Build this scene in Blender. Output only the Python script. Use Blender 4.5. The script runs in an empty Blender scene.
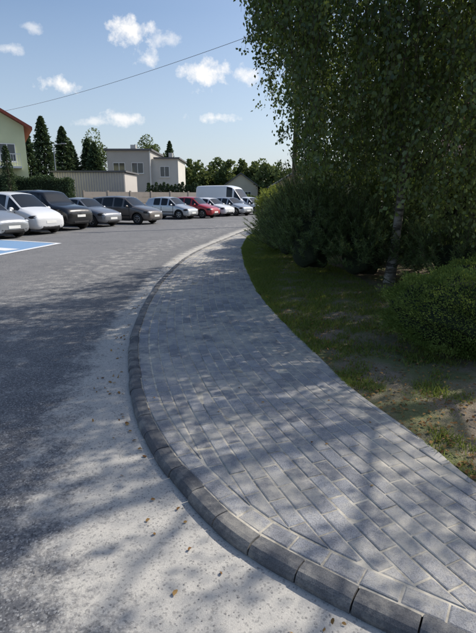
import bpy, math, random, bmesh
import numpy as np
from mathutils import Vector
random.seed(7); rng=np.random.default_rng(7)
S=bpy.context.scene; COL=S.collection

# ------------------------------------------------------------ node helpers
def new_mat(name):
    m=bpy.data.materials.new(name); m.use_nodes=True
    nt=m.node_tree; nt.nodes.clear()
    out=nt.nodes.new('ShaderNodeOutputMaterial')
    return m,nt,out
def N(nt,t,**kw):
    n=nt.nodes.new(t)
    for k,v in kw.items(): setattr(n,k,v)
    return n
def setin(nt,sock,v):
    if isinstance(v,bpy.types.NodeSocket): nt.links.new(v,sock)
    elif isinstance(v,(tuple,list)) and len(v)==3 and sock.type=='RGBA': sock.default_value=(*v,1)
    else: sock.default_value=v
def M(nt,op,a,b=0.0,c=None,clamp=False):
    n=N(nt,'ShaderNodeMath',operation=op); n.use_clamp=clamp
    setin(nt,n.inputs[0],a); setin(nt,n.inputs[1],b)
    if c is not None: setin(nt,n.inputs[2],c)
    return n.outputs[0]
def MIX(nt,f,a,b,mode='MIX'):
    n=N(nt,'ShaderNodeMix',data_type='RGBA',blend_type=mode)
    setin(nt,n.inputs[0],f); setin(nt,n.inputs[6],a); setin(nt,n.inputs[7],b)
    return n.outputs[2]
def NOISE(nt,vec,scale,detail=4,rough=.55,out=0):
    n=N(nt,'ShaderNodeTexNoise'); n.inputs['Scale'].default_value=scale
    n.inputs['Detail'].default_value=detail; n.inputs['Roughness'].default_value=rough
    if vec is not None: nt.links.new(vec,n.inputs['Vector'])
    return n.outputs[out]
def RAMP(nt,fac,stops):
    n=N(nt,'ShaderNodeValToRGB'); e=n.color_ramp.elements
    while len(e)<len(stops): e.new(.5)
    for i,(p,c) in enumerate(stops):
        e[i].position=p; e[i].color=(c,c,c,1) if not isinstance(c,tuple) else (*c,1)
    nt.links.new(fac,n.inputs[0]); return n.outputs[0]
def POS(nt): return N(nt,'ShaderNodeNewGeometry').outputs['Position']
def ATTR(nt,name): return N(nt,'ShaderNodeAttribute',attribute_name=name).outputs['Fac']
def BUMP(nt,h,strength=.4,dist=.01):
    n=N(nt,'ShaderNodeBump'); n.inputs['Strength'].default_value=strength; n.inputs['Distance'].default_value=dist
    nt.links.new(h,n.inputs['Height']); return n.outputs[0]
def PBSDF(nt,out,col,rough=.8,metal=0,normal=None,spec=.4,coat=0):
    p=N(nt,'ShaderNodeBsdfPrincipled'); setin(nt,p.inputs['Base Color'],col); setin(nt,p.inputs['Roughness'],rough)
    p.inputs['Metallic'].default_value=metal; p.inputs['Specular IOR Level'].default_value=spec
    p.inputs['Coat Weight'].default_value=coat; p.inputs['Coat Roughness'].default_value=.04
    if normal is not None: nt.links.new(normal,p.inputs['Normal'])
    nt.links.new(p.outputs[0],out.inputs[0]); return p
def simple(name,col,rough=.7,metal=0,var=.15,scale=3,spec=.4,coat=0,bump=0):
    m,nt,out=new_mat(name); pos=POS(nt)
    n=NOISE(nt,pos,scale,4)
    c=MIX(nt,n,tuple(x*(1-var) for x in col),tuple(min(1,x*(1+var)) for x in col))
    nb=BUMP(nt,NOISE(nt,pos,scale*12,2),bump,.01) if bump else None
    PBSDF(nt,out,c,rough,metal,nb,spec,coat); return m
def leafmat(name,dark,light,transl=.3,gloss=.06):
    m,nt,out=new_mat(name); t=ATTR(nt,'tint')
    c=MIX(nt,t,dark,light)
    d=N(nt,'ShaderNodeBsdfDiffuse'); tr=N(nt,'ShaderNodeBsdfTranslucent')
    nt.links.new(c,d.inputs[0]); setin(nt,tr.inputs[0],MIX(nt,.5,c,(light[0]*1.6,light[1]*1.5,light[2]*.8)))
    a=N(nt,'ShaderNodeMixShader'); a.inputs[0].default_value=transl
    nt.links.new(d.outputs[0],a.inputs[1]); nt.links.new(tr.outputs[0],a.inputs[2])
    if gloss:
        g=N(nt,'ShaderNodeBsdfGlossy'); g.inputs['Roughness'].default_value=.4; setin(nt,g.inputs[0],(.6,.65,.7))
        b=N(nt,'ShaderNodeMixShader'); b.inputs[0].default_value=gloss
        nt.links.new(a.outputs[0],b.inputs[1]); nt.links.new(g.outputs[0],b.inputs[2]); a=b
    nt.links.new(a.outputs[0],out.inputs[0]); return m

# ------------------------------------------------------------ mesh helpers
def link(o,parent=None):
    COL.objects.link(o)
    if parent: o.parent=parent
    return o
def empty(name,loc=(0,0,0),rz=0):
    e=bpy.data.objects.new(name,None); e.location=loc; e.rotation_euler=(0,0,rz); e.empty_display_size=.3
    COL.objects.link(e); return e
def npmesh(name,verts,faces,mat,parent=None,tint=None,smooth=False,matidx=None):
    verts=np.asarray(verts,dtype=np.float32); faces=np.asarray(faces,dtype=np.int32)
    me=bpy.data.meshes.new(name); k=faces.shape[1]; m=len(faces)
    me.vertices.add(len(verts)); me.vertices.foreach_set('co',verts.ravel())
    me.loops.add(m*k); me.loops.foreach_set('vertex_index',faces.ravel())
    me.polygons.add(m); me.polygons.foreach_set('loop_start',np.arange(0,m*k,k,dtype=np.int32))
    try: me.polygons.foreach_set('loop_total',np.full(m,k,dtype=np.int32))
    except Exception: pass
    if smooth: me.polygons.foreach_set('use_smooth',np.ones(m,dtype=bool))
    for mm in (mat if isinstance(mat,list) else [mat]): me.materials.append(mm)
    if matidx is not None: me.polygons.foreach_set('material_index',np.asarray(matidx,dtype=np.int32))
    if tint is not None:
        a=me.attributes.new('tint','FLOAT','POINT'); a.data.foreach_set('value',np.asarray(tint,dtype=np.float32))
    me.update(calc_edges=True); me.validate()
    return link(bpy.data.objects.new(name,me),parent)
def pymesh(name,verts,faces,mat,parent=None,smooth=False,midx=None,tint=None):
    me=bpy.data.meshes.new(name); me.from_pydata([tuple(v) for v in verts],[],faces)
    for mm in (mat if isinstance(mat,list) else [mat]): me.materials.append(mm)
    if midx is not None:
        for p,i in zip(me.polygons,midx): p.material_index=i
    if smooth:
        for p in me.polygons: p.use_smooth=True
    if tint is not None:
        a=me.attributes.new('tint','FLOAT','POINT'); a.data.foreach_set('value',np.asarray(tint,dtype=np.float32))
    return link(bpy.data.objects.new(name,me),parent)
def box(name,x0,x1,y0,y1,z0,z1,mat,parent=None,bevel=0):
    v=[(x,y,z) for z in (z0,z1) for x,y in ((x0,y0),(x1,y0),(x1,y1),(x0,y1))]
    f=[(3,2,1,0),(4,5,6,7),(0,1,5,4),(1,2,6,5),(2,3,7,6),(3,0,4,7)]
    o=pymesh(name,v,f,mat,parent)
    if bevel:
        b=o.modifiers.new('b','BEVEL'); b.width=bevel; b.segments=2
    return o
def tubes(paths,sides=6):
    V=[];F=[];off=0
    ang=np.arange(sides)/sides*2*np.pi
    for pts,rad in paths:
        pts=np.asarray(pts,float); n=len(pts)
        if n<2: continue
        t=np.gradient(pts,axis=0); t/=np.linalg.norm(t,axis=1)[:,None]+1e-9
        ref=np.where(np.abs(t[:,2:3])>.9,np.array([[1.,0,0]]),np.array([[0,0,1.]]))
        a=np.cross(t,ref); a/=np.linalg.norm(a,axis=1)[:,None]+1e-9; b=np.cross(t,a)
        r=np.asarray(rad)[:,None,None]
        ring=pts[:,None,:]+r*(a[:,None,:]*np.cos(ang)[None,:,None]+b[:,None,:]*np.sin(ang)[None,:,None])
        V.append(ring.reshape(-1,3))
        i=np.arange(n-1)[:,None]*sides; j=np.arange(sides)[None,:]; j2=(j+1)%sides
        F.append((np.stack([i+j,i+j2,i+sides+j2,i+sides+j],-1).reshape(-1,4)+off)); off+=n*sides
    return np.concatenate(V),np.concatenate(F)
def unit(n):
    v=rng.normal(size=(n,3)); return v/np.linalg.norm(v,axis=1)[:,None]
def leaves(C,L,W,axis=None,spread=1.0):
    n=len(C); a=unit(n)
    if axis is not None: a=axis+a*spread; a/=np.linalg.norm(a,axis=1)[:,None]
    b=np.cross(a,unit(n)); b/=np.linalg.norm(b,axis=1)[:,None]+1e-9
    l=(L*rng.uniform(.65,1.3,n))[:,None]; w=(W*rng.uniform(.65,1.3,n))[:,None]
    V=np.stack([C-a*l*.5,C+b*w*.5-a*l*.08,C+a*l*.5,C-b*w*.5-a*l*.08],1).reshape(-1,3)
    F=np.arange(4*n).reshape(-1,4); return V,F

# ------------------------------------------------------------ curves
def catmull(P,step=.08):
    P=[np.array(p,float) for p in P]; P=[2*P[0]-P[1]]+P+[2*P[-1]-P[-2]]; out=[]
    for i in range(1,len(P)-2):
        p0,p1,p2,p3=P[i-1:i+3]; n=max(2,int(np.linalg.norm(p2-p1)/step))
        for t in np.arange(n)/n:
            out.append(.5*((2*p1)+(-p0+p2)*t+(2*p0-5*p1+4*p2-p3)*t*t+(-p0+3*p1-3*p2+p3)*t**3))
    out.append(P[-2]); out=np.array(out)
    d=np.r_[0,np.cumsum(np.linalg.norm(np.diff(out,axis=0),axis=1))]
    s=np.arange(0,d[-1],step); return np.stack([np.interp(s,d,out[:,0]),np.interp(s,d,out[:,1])],1)
KERB=catmull([(5.0,.45),(3.0,.55),(2.0,.7),(1.2,1.0),(.62,1.34),(.36,1.51),(-.02,1.81),(-.30,2.18),(-.575,2.657),(-.868,3.411),(-1.17,4.656),(-1.32,5.64),(-1.44,7.1),(-1.5,8.89),(-1.42,11.43),(-1.12,14.05),(-.49,17.35),(.33,21.5),(1.4,25.8),(3.2,30),(6.5,35.5),(12,42)])
INNER=catmull([(5.0,2.1),(3.0,1.75),(2.0,1.75),(1.5,1.95),(1.33,2.25),(1.235,2.657),(1.145,2.93),(.946,3.57),(.763,4.59),(.551,5.78),(.334,7.48),(.17,10.43),(.12,14.05),(.4,18.2),(1.15,22.5),(2.3,26),(4.2,30),(7.5,35),(13,41.5)])
def sdist(pts,line,chunk=4000):
    pts=np.asarray(pts,float); A=line[:-1];B=line[1:];D=B-A;L2=(D**2).sum(1); res=np.empty(len(pts))
    for k in range(0,len(pts),chunk):
        p=pts[k:k+chunk,None,:]; t=np.clip(((p-A)*D).sum(2)/L2,0,1); q=A+t[...,None]*D
        dd=((p-q)**2).sum(2); j=dd.argmin(1); i=np.arange(len(j))
        cr=D[j,0]*(p[:,0,1]-A[j,1])-D[j,1]*(p[:,0,0]-A[j,0])
        res[k:k+chunk]=np.sqrt(dd[i,j])*np.sign(cr)
    return res
def offset(line,d):
    t=np.gradient(line,axis=0); t/=np.linalg.norm(t,axis=1)[:,None]
    return line+np.stack([t[:,1],-t[:,0]],1)*d

# ------------------------------------------------------------ materials: ground
def mat_asphalt():
    m,nt,out=new_mat('asphalt'); pos=POS(nt); dust=ATTR(nt,'tint')
    big=NOISE(nt,pos,.5,4,.6); mid=NOISE(nt,pos,4,5,.7); fine=NOISE(nt,pos,170,1,.6); sp=NOISE(nt,pos,38,3,.75)
    vor=N(nt,'ShaderNodeTexVoronoi'); vor.inputs['Scale'].default_value=120; nt.links.new(pos,vor.inputs['Vector'])
    c=MIX(nt,RAMP(nt,big,[(.3,0.),(.7,1.)]),(.105,.107,.116),(.165,.166,.172))
    c=MIX(nt,RAMP(nt,mid,[(.42,0.),(.7,.5)]),c,(.22,.215,.21))
    sep=N(nt,'ShaderNodeSeparateColor'); nt.links.new(vor.outputs['Color'],sep.inputs[0])
    c=MIX(nt,RAMP(nt,sep.outputs[0],[(.72,0.),(.95,.75)]),c,(.38,.38,.375))
    c=MIX(nt,RAMP(nt,sep.outputs[1],[(.65,0.),(.95,.7)]),c,(.045,.045,.05))
    dn=M(nt,'ADD',M(nt,'MULTIPLY',dust,1.35),M(nt,'ADD',M(nt,'MULTIPLY',M(nt,'SUBTRACT',mid,.5),2.3),M(nt,'MULTIPLY',M(nt,'SUBTRACT',sp,.5),1.5)))
    dm=RAMP(nt,dn,[(.34,0.),(1.1,1.)])
    dm=M(nt,'MULTIPLY',dm,M(nt,'MINIMUM',M(nt,'MULTIPLY',dust,4.),1.))
    dc=MIX(nt,fine,(.40,.38,.345),(.60,.57,.52)); dc=MIX(nt,RAMP(nt,sep.outputs[2],[(.82,0.),(.97,.6)]),dc,(.20,.195,.185))
    c=MIX(nt,M(nt,'MULTIPLY',dm,.86),c,dc)
    h=M(nt,'ADD',M(nt,'MULTIPLY',fine,.5),M(nt,'MULTIPLY',sep.outputs[0],.5))
    PBSDF(nt,out,c,.88,0,BUMP(nt,h,.5,.005),.25); return m
def mat_paver(dark=False):
    m,nt,out=new_mat('kerb_concrete' if dark else 'paver_concrete'); pos=POS(nt); t=ATTR(nt,'tint')
    fine=NOISE(nt,pos,170,2,.7); mid=NOISE(nt,pos,9,5,.7); big=NOISE(nt,pos,1.3,4,.6)
    if dark: c=MIX(nt,t,(.09,.092,.10),(.14,.142,.15))
    else: c=MIX(nt,t,(.225,.228,.245),(.365,.368,.385))
    c=MIX(nt,RAMP(nt,mid,[(.42,0.),(.75,.6)]),c,(.42,.415,.405) if not dark else (.22,.22,.215))
    c=MIX(nt,RAMP(nt,fine,[(.36,.6),(.55,0.)]),c,(.11,.11,.115) if not dark else (.06,.06,.065))
    s=M(nt,'MULTIPLY',M(nt,'ADD',big,M(nt,'MULTIPLY',mid,.8)),.6)
    c=MIX(nt,RAMP(nt,s,[(.50,0.),(.64,.75 if not dark else .35)]),c,(.50,.46,.39))
    PBSDF(nt,out,c,.85,0,BUMP(nt,M(nt,'ADD',fine,M(nt,'MULTIPLY',mid,.6)),.5,.004),.3); return m
def mat_sand():
    m,nt,out=new_mat('joint_sand'); pos=POS(nt)
    c=MIX(nt,RAMP(nt,NOISE(nt,pos,9,4,.7),[(.35,0.),(.6,1.)]),(.26,.24,.20),(.58,.53,.44)); PBSDF(nt,out,c,.95); return m
def mat_soil():
    m,nt,out=new_mat('soil_and_grass'); pos=POS(nt)
    a=NOISE(nt,pos,1.3,4,.6); b=NOISE(nt,pos,14,4,.7); f=NOISE(nt,pos,90,2,.7)
    c=MIX(nt,b,(.13,.10,.07),(.32,.26,.19))
    c=MIX(nt,RAMP(nt,f,[(.45,0.),(.75,.6)]),c,(.42,.36,.28))
    c=MIX(nt,RAMP(nt,a,[(.46,0.),(.58,.7)]),c,MIX(nt,b,(.075,.105,.03),(.15,.19,.06)))
    PBSDF(nt,out,c,.95,0,BUMP(nt,M(nt,'ADD',b,f),.8,.02),.2); return m
def mat_field():
    m,nt,out=new_mat('meadow'); pos=POS(nt)
    c=MIX(nt,NOISE(nt,pos,.12,4),(.05,.075,.02),(.12,.13,.05)); PBSDF(nt,out,c,.95,0,None,.2); return m
ASPH=mat_asphalt(); PAV=mat_paver(); KRB=mat_paver(True); SAND=mat_sand(); SOIL=mat_soil(); FIELD=mat_field()

# ------------------------------------------------------------ ground, asphalt
g=pymesh('ground',[(-700,-300,-.03),(700,-300,-.03),(700,900,-.03),(-700,900,-.03)],[(0,1,2,3)],FIELD)
xs=np.r_[np.arange(-45,-8,1.5),np.arange(-8,-3.6,.2),np.arange(-3.6,3,.07),np.arange(3,20,.8)]
ys=np.r_[np.arange(-8,.6,.5),np.arange(.6,9,.07),np.arange(9,30,.3),np.arange(30,66,2.)]
X,Y=np.meshgrid(xs,ys); P=np.stack([X.ravel(),Y.ravel()],1)
near=(P[:,0]>-8)&(P[:,1]<45); sd=np.full(len(P),50.); sd[near]=sdist(P[near],KERB)
wid=np.interp(P[:,1],[0,1.5,2.5,3.5,5.6,8,14,30],[.95,.9,.72,.58,.40,.30,.4,.7])
dust=np.clip(1.3-np.abs(sd)/wid,0,1)
dust=np.maximum(dust,.22*np.exp(-((sd-2.2)/.8)**2)*(P[:,1]>5)+.20*np.exp(-((sd-1.2)/.6)**2))
nx,ny=len(xs),len(ys); i=(np.arange(ny-1)[:,None]*nx+np.arange(nx-1)[None,:]).ravel()
npmesh('asphalt_road',np.c_[P,np.zeros(len(P))],np.stack([i,i+1,i+nx+1,i+nx],1),ASPH,tint=dust)

def mat_paint(name,a,b):
    m,nt,out=new_mat(name); pos=POS(nt); n=NOISE(nt,pos,25,5,.7)
    PBSDF(nt,out,MIX(nt,RAMP(nt,n,[(.45,0.),(.7,.8)]),a,b),.7,0,BUMP(nt,NOISE(nt,pos,110,2),.3,.004)); return m
BLUE=mat_paint('blue_road_paint',(.16,.30,.50),(.22,.26,.31)); WHT=mat_paint('white_road_paint',(.72,.73,.74),(.40,.40,.41))
pymesh('parking_bay_marking',[(-6.25,15.9,.004),(-10.5,18.0,.004),(-13,12.9,.004),(-8.2,10.6,.004),(-6.8,12.3,.004)],[(0,1,2,3,4)],BLUE)
def strip(name,a,b,w,z,mat):
    a=np.array(a,float);b=np.array(b,float);d=(b-a)/np.linalg.norm(b-a);n=np.array([-d[1],d[0]])*w/2
    return pymesh(name,[(*(a-n),z),(*(b-n),z),(*(b+n),z),(*(a+n),z)],[(0,1,2,3)],mat)
strip('parking_line_marking',(-8.2,10.55),(-6.8,12.3),.2,.008,WHT)
strip('parking_line_marking',(-6.75,12.2),(-6.2,15.9),.2,.012,WHT)
strip('parking_line_marking',(-6.15,15.95),(-10.5,18.1),.14,.008,WHT)
strip('parking_line_marking',(-6.85,13.97),(-11.5,16.2),.5,.008,WHT)

# ------------------------------------------------------------ pavement
PZ=.05
bl=offset(KERB,.09)[::2]; V=[];F=[]
for k,p in enumerate(bl):
    j=((INNER-p)**2).sum(1).argmin(); V+= [(p[0],p[1],PZ-.004),(INNER[j][0],INNER[j][1],PZ-.004)]
    if k: F.append((2*k-2,2*k-1,2*k+1,2*k))
pymesh('pavement_sand_bed',V,F,SAND)
def clip(poly,f):
    out=[];n=len(poly)
    for k in range(n):
        a,b=poly[k],poly[(k+1)%n];fa,fb=f[k],f[(k+1)%n]
        if fa>=0: out.append(a)
        if (fa>=0)!=(fb>=0):
            t=fa/(fa-fb); out.append(a+(b-a)*t)
    return out
BV=[];BF=[];BT=[]
def add_block(poly,z,tint,gap=.0042,bev=.006):
    poly=np.array(poly)
    if len(poly)<3: return
    x,y=poly[:,0],poly[:,1]; ar=.5*np.sum(x*np.roll(y,-1)-np.roll(x,-1)*y)
    if abs(ar)<.0012: return
    if ar<0: poly=poly[::-1]
    n=len(poly)
    def inset(pl,d):
        e=np.roll(pl,-1,0)-pl; L=np.linalg.norm(e,axis=1)[:,None]+1e-9; nn=np.c_[-e[:,1],e[:,0]]/L
        bis=nn+np.roll(nn,1,0); q=(bis**2).sum(1)[:,None]; return pl+bis*2*d/np.maximum(q,.9)
    keep=[k for k in range(n) if np.linalg.norm(poly[k]-poly[k-1])>.012]
    poly=poly[keep]; n=len(poly)
    if n<3: return
    a=inset(poly,gap+rng.uniform(-.001,.0012)); b=inset(poly,gap+bev)
    tx,ty=rng.normal(0,.008,2); c=poly.mean(0)
    zz=lambda q:z+(q[0]-c[0])*tx+(q[1]-c[1])*ty
    o=len(BV)
    for q in a: BV.append((q[0],q[1],z-.03))
    for q in a: BV.append((q[0],q[1],zz(q)-bev*.5))
    for q in b: BV.append((q[0],q[1],zz(q)))
    BT.extend([tint]*(3*n))
    for k in range(n):
        l=(k+1)%n
        BF.append((o+k,o+l,o+n+l,o+n+k)); BF.append((o+n+k,o+n+l,o+2*n+l,o+2*n+k))
    BF.append(tuple(o+2*n+k for k in range(n)))
hd=lambda y:math.radians(np.interp(y,[0,2,3,4,5,6.5,8,10,12,14,17,20,25,35],[30,24,20,15,10,6,3,0,-4,-9,-16,-22,-27,-33]))
def march(p,ds,n):
    out=[];p=np.array(p,float)
    for _ in range(n):
        h=hd(p[1]); p=p+np.array([-math.sin(h),math.cos(h)])*ds; out.append(p.copy())
    return out
fw=march((-.2,5),.05,700); bw=march((-.2,5),-.05,115)
GUIDE=np.array(bw[::-1]+[np.array([-.2,5.])]+fw)
tg=np.gradient(GUIDE,axis=0); tg/=np.linalg.norm(tg,axis=1)[:,None]; ng=np.c_[tg[:,1],-tg[:,0]]
def gp(s,w):
    f=min(max(s/.05,0),len(GUIDE)-1.001); k=int(f); t=f-k
    return (GUIDE[k]*(1-t)+GUIDE[k+1]*t)+(ng[k]*(1-t)+ng[k+1]*t)*w
BLK=.2; ROW=.1; Ltot=.05*(len(GUIDE)-1)
cands=[]
for r in range(-24,34):
    off=(0.5 if r%2 else 0)*BLK+rng.normal(0,.012)
    for q in range(int(Ltot/BLK)-1):
        s=off+q*BLK
        cands.append([gp(s,r*ROW),gp(s,(r+1)*ROW),gp(s+BLK,(r+1)*ROW),gp(s+BLK,r*ROW)])
allp=np.array(cands).reshape(-1,2)
fk=(-sdist(allp,KERB)-.215).reshape(-1,4); fi=sdist(allp,INNER).reshape(-1,4)
for poly,a,b in zip(cands,fk,fi):
    if a.max()<=0 or b.max()<=0: continue
    if a.min()<0:
        poly=clip(poly,a)
        if len(poly)<3: continue
        b=sdist(np.array(poly),INNER)
    if min(b)<0: poly=clip(poly,list(b))
    if len(poly)<3: continue
    add_block(poly,PZ+rng.normal(0,.0016),np.clip(rng.normal(.5,.28),0,1))
A=offset(KERB,.105);B=offset(KERB,.21)
arc=np.r_[0,np.cumsum(np.linalg.norm(np.diff(KERB,axis=0),axis=1))]
at=lambda L,s:np.array([np.interp(s,arc,L[:,0]),np.interp(s,arc,L[:,1])])
s=0
while s<arc[-1]-.3:
    add_block([at(A,s),at(B,s),at(B,s+.17),at(A,s+.17)],PZ+rng.normal(0,.001),np.clip(rng.normal(.4,.25),0,1)); s+=.17
pymesh('block_pavement',BV,BF,PAV,tint=BT)
prof=[(0,-.02),(-.004,.022),(.006,.043),(.022,.056),(.045,.06),(.095,.058),(.102,.05),(.102,-.02)]
KV=[];KF=[];KT=[]; s=0; KL=.25
while s<arc[-1]-.4:
    t=rng.uniform(0,1); o=len(KV); sub=4; np_=len(prof); js=rng.normal(0,.0035); jz=rng.normal(0,.002)
    for q in range(sub+1):
        ss=s+.004+(KL-.008)*q/sub; e=.005 if q in(0,sub) else 0
        for (u,z) in prof:
            c=.0505; uu=c+(u-c)*(1-e*8)
            k=at(KERB,ss); k2=at(KERB,ss+.02); d=(k2-k)/np.linalg.norm(k2-k); n=np.array([d[1],-d[0]])
            p=k+n*(uu+js); KV.append((p[0],p[1],z*(1-e*6)+jz)); KT.append(t)
    for q in range(sub):
        for a in range(np_-1): KF.append((o+q*np_+a,o+(q+1)*np_+a,o+(q+1)*np_+a+1,o+q*np_+a+1))
    KF.append(tuple(o+a for a in range(np_))); KF.append(tuple(o+sub*np_+a for a in reversed(range(np_))))
    s+=KL
pymesh('kerb',KV,KF,KRB,tint=KT)

# ------------------------------------------------------------ verge
vi=INNER; V=[];F=[]; offs=[0,.03,.1,.2,.35,.5,.7,.95,1.2,1.6,2.2,3,4,6,9,14,22,35]
T=vi[::2]
def vz(x,y,o):
    return .04+ (0.0 if o<.02 else .02*math.sin(x*5.1+y*3.3)*math.sin(y*4.1-x*2)+.012*math.sin(x*17)*math.sin(y*15))*min(1,o*2)+min(o,3)*.03
for k,p in enumerate(T):
    f=np.clip((p[1]-2.1)/1.0,0,1) if p[0]<2 or p[1]>3 else 0
    d=np.array([.75,.65])*(1-f)+np.array([1.,.02])*f
    for o in offs:
        q=p+d*o; V.append((q[0],q[1],vz(q[0],q[1],o)))
m_=len(offs)
for k in range(len(T)-1):
    if T[k][0]>1.9 and T[k][1]<3: continue
    for a in range(m_-1): F.append((k*m_+a,k*m_+a+1,(k+1)*m_+a+1,(k+1)*m_+a))
pymesh('verge_soil',V,F,SOIL,smooth=True)
INX=lambda y:np.interp(y,[2.25,2.657,2.93,3.57,4.59,5.78,7.48,10.43,14.05,18.2,22.5],[1.33,1.235,1.145,.946,.763,.551,.334,.17,.12,.4,1.15])

GR=leafmat('grass_blades',(.085,.125,.03),(.25,.30,.09),.4,0)
n=120000; gy=2.3+rng.uniform(0,1,n)**1.3*17; gx=INX(gy)-.015+rng.uniform(0,1,n)**1.4*np.interp(gy,[2,5,9,18],[1.5,2.0,2.0,1.4])
cl=np.sin(gx*6.3+gy*2.1)*np.sin(gy*4.7-gx*3.1)+.6*np.sin(gx*15+3)*np.sin(gy*13)
dens=np.interp(gy,[2.2,3.2,4.0,5,8],[-.75,-.4,.2,.8,1.4]); keep=(cl+dens+rng.normal(0,.35,n))>.35
gx,gy=gx[keep],gy[keep]; n=len(gx)
h=rng.uniform(.015,.06,n); ang=rng.uniform(0,6.28,n); w=.0035+.0004*gy
bx=np.cos(ang)*w;by=np.sin(ang)*w; lx=rng.normal(0,.5,n)*h; ly=rng.normal(0,.5,n)*h; z0=np.full(n,.035)+np.clip(gx-INX(gy),0,3)*.03
V=np.stack([np.c_[gx-bx,gy-by,z0],np.c_[gx+bx,gy+by,z0],np.c_[gx+lx,gy+ly,z0+h]],1).reshape(-1,3)
npmesh('grass',V,np.arange(3*n).reshape(-1,3),GR,tint=np.repeat(rng.uniform(0,1,n),3))

DL=leafmat('dead_leaf',(.12,.06,.03),(.38,.24,.10),.1,0)
def litter(name,pts,z,size):
    C=np.c_[pts,z]; n=len(C); ax=np.c_[rng.normal(size=(n,2)),rng.normal(0,.15,n)]; ax/=np.linalg.norm(ax,axis=1)[:,None]
    up=np.c_[rng.normal(0,.35,(n,2)),np.ones(n)]; b=np.cross(ax,up); b/=np.linalg.norm(b,axis=1)[:,None]
    l=(size*rng.uniform(.6,1.4,n))[:,None]; w=l*rng.uniform(.45,.7,n)[:,None]
    lift=np.c_[np.zeros((n,2)),rng.uniform(.002,.3,n)*l[:,0]]
    V=np.stack([C-ax*l/2,C-ax*l*.15+b*w/2+lift,C+ax*l*.25+b*w*.4+lift,C+ax*l/2+lift*.4,C+ax*l*.2-b*w*.42+lift*.7,C-ax*l*.2-b*w/2+lift*.7],1).reshape(-1,3)
    return npmesh(name,V,np.arange(6*n).reshape(-1,6),DL,tint=np.repeat(rng.uniform(0,1,n),6))
n=6000; ly=2.2+rng.uniform(0,1,n)**1.5*11; lx=INX(ly)+rng.uniform(0,1,n)**1.2*2.6
litter('fallen_leaves',np.c_[lx,ly],.048+np.clip(lx-INX(ly),0,3)*.03+.005,.026)
p1=[]
for _ in range(80):
    s=rng.uniform(1.5,16); k=at(KERB,s+3); p1.append(k+np.array([rng.uniform(.1,1.8),rng.uniform(-.1,.1)]))
p1=np.array(p1); litter('fallen_leaves',p1,np.full(len(p1),PZ+.006),.02)
p2=[]
for _ in range(150):
    s=4.2+rng.uniform(0,1)**1.0*12; k=at(offset(KERB,-.05-abs(rng.normal(0,.12))),s); p2.append(k)
p2=np.array(p2); litter('fallen_leaves',p2,np.full(len(p2),.006),.028)
n=4200; s=2.2+rng.uniform(0,1,n)**1.3*9; kk=np.stack([np.interp(s,arc,KERB[:,0]),np.interp(s,arc,KERB[:,1])],1)
tk=np.gradient(KERB,axis=0);tk/=np.linalg.norm(tk,axis=1)[:,None]
nk=np.stack([np.interp(s,arc,-tk[:,1]),np.interp(s,arc,tk[:,0])],1)
gp_=kk+nk*(np.abs(rng.normal(0,.5,n))+.02)[:,None]
r=rng.uniform(.0015,.0045,n)*rng.choice([1,1,1,1.7],n)
oct_=np.array([[1,0,0],[0,1,0],[-1,0,0],[0,-1,0],[0,0,.8]],float)
V=(np.c_[gp_,np.zeros(n)][:,None,:]+oct_[None]*r[:,None,None]*rng.uniform(.6,1.3,(n,5,1))).reshape(-1,3)
F=(np.array([[0,1,4],[1,2,4],[2,3,4],[3,0,4]])[None]+5*np.arange(n)[:,None,None]).reshape(-1,3)
npmesh('gravel_grit',V,F,simple('grit_stone',(.24,.23,.22),.9,var=.7,scale=60))

# ------------------------------------------------------------ birch trees
def mat_bark():
    m,nt,out=new_mat('birch_bark'); pos=POS(nt)
    mp=N(nt,'ShaderNodeMapping'); mp.inputs['Scale'].default_value=(4,4,22); nt.links.new(pos,mp.inputs[0])
    a=NOISE(nt,mp.outputs[0],1,4,.6); b=NOISE(nt,pos,6,4)
    c=MIX(nt,RAMP(nt,a,[(.45,0.),(.56,1.)]),(.30,.28,.25),(.04,.035,.03)); c=MIX(nt,RAMP(nt,b,[(.40,0.),(.6,.9)]),c,(.10,.085,.065))
    PBSDF(nt,out,c,.85,0,BUMP(nt,a,.5,.02)); return m
BARK=mat_bark(); TWIG=simple('twig_bark',(.06,.045,.032),.9,var=.4,scale=10); TRUNK=simple('rough_bark',(.09,.07,.05),.95,var=.4,scale=8,bump=.5)
BL=leafmat('birch_leaf',(.036,.066,.02),(.14,.19,.05),.36,.05)
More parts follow.
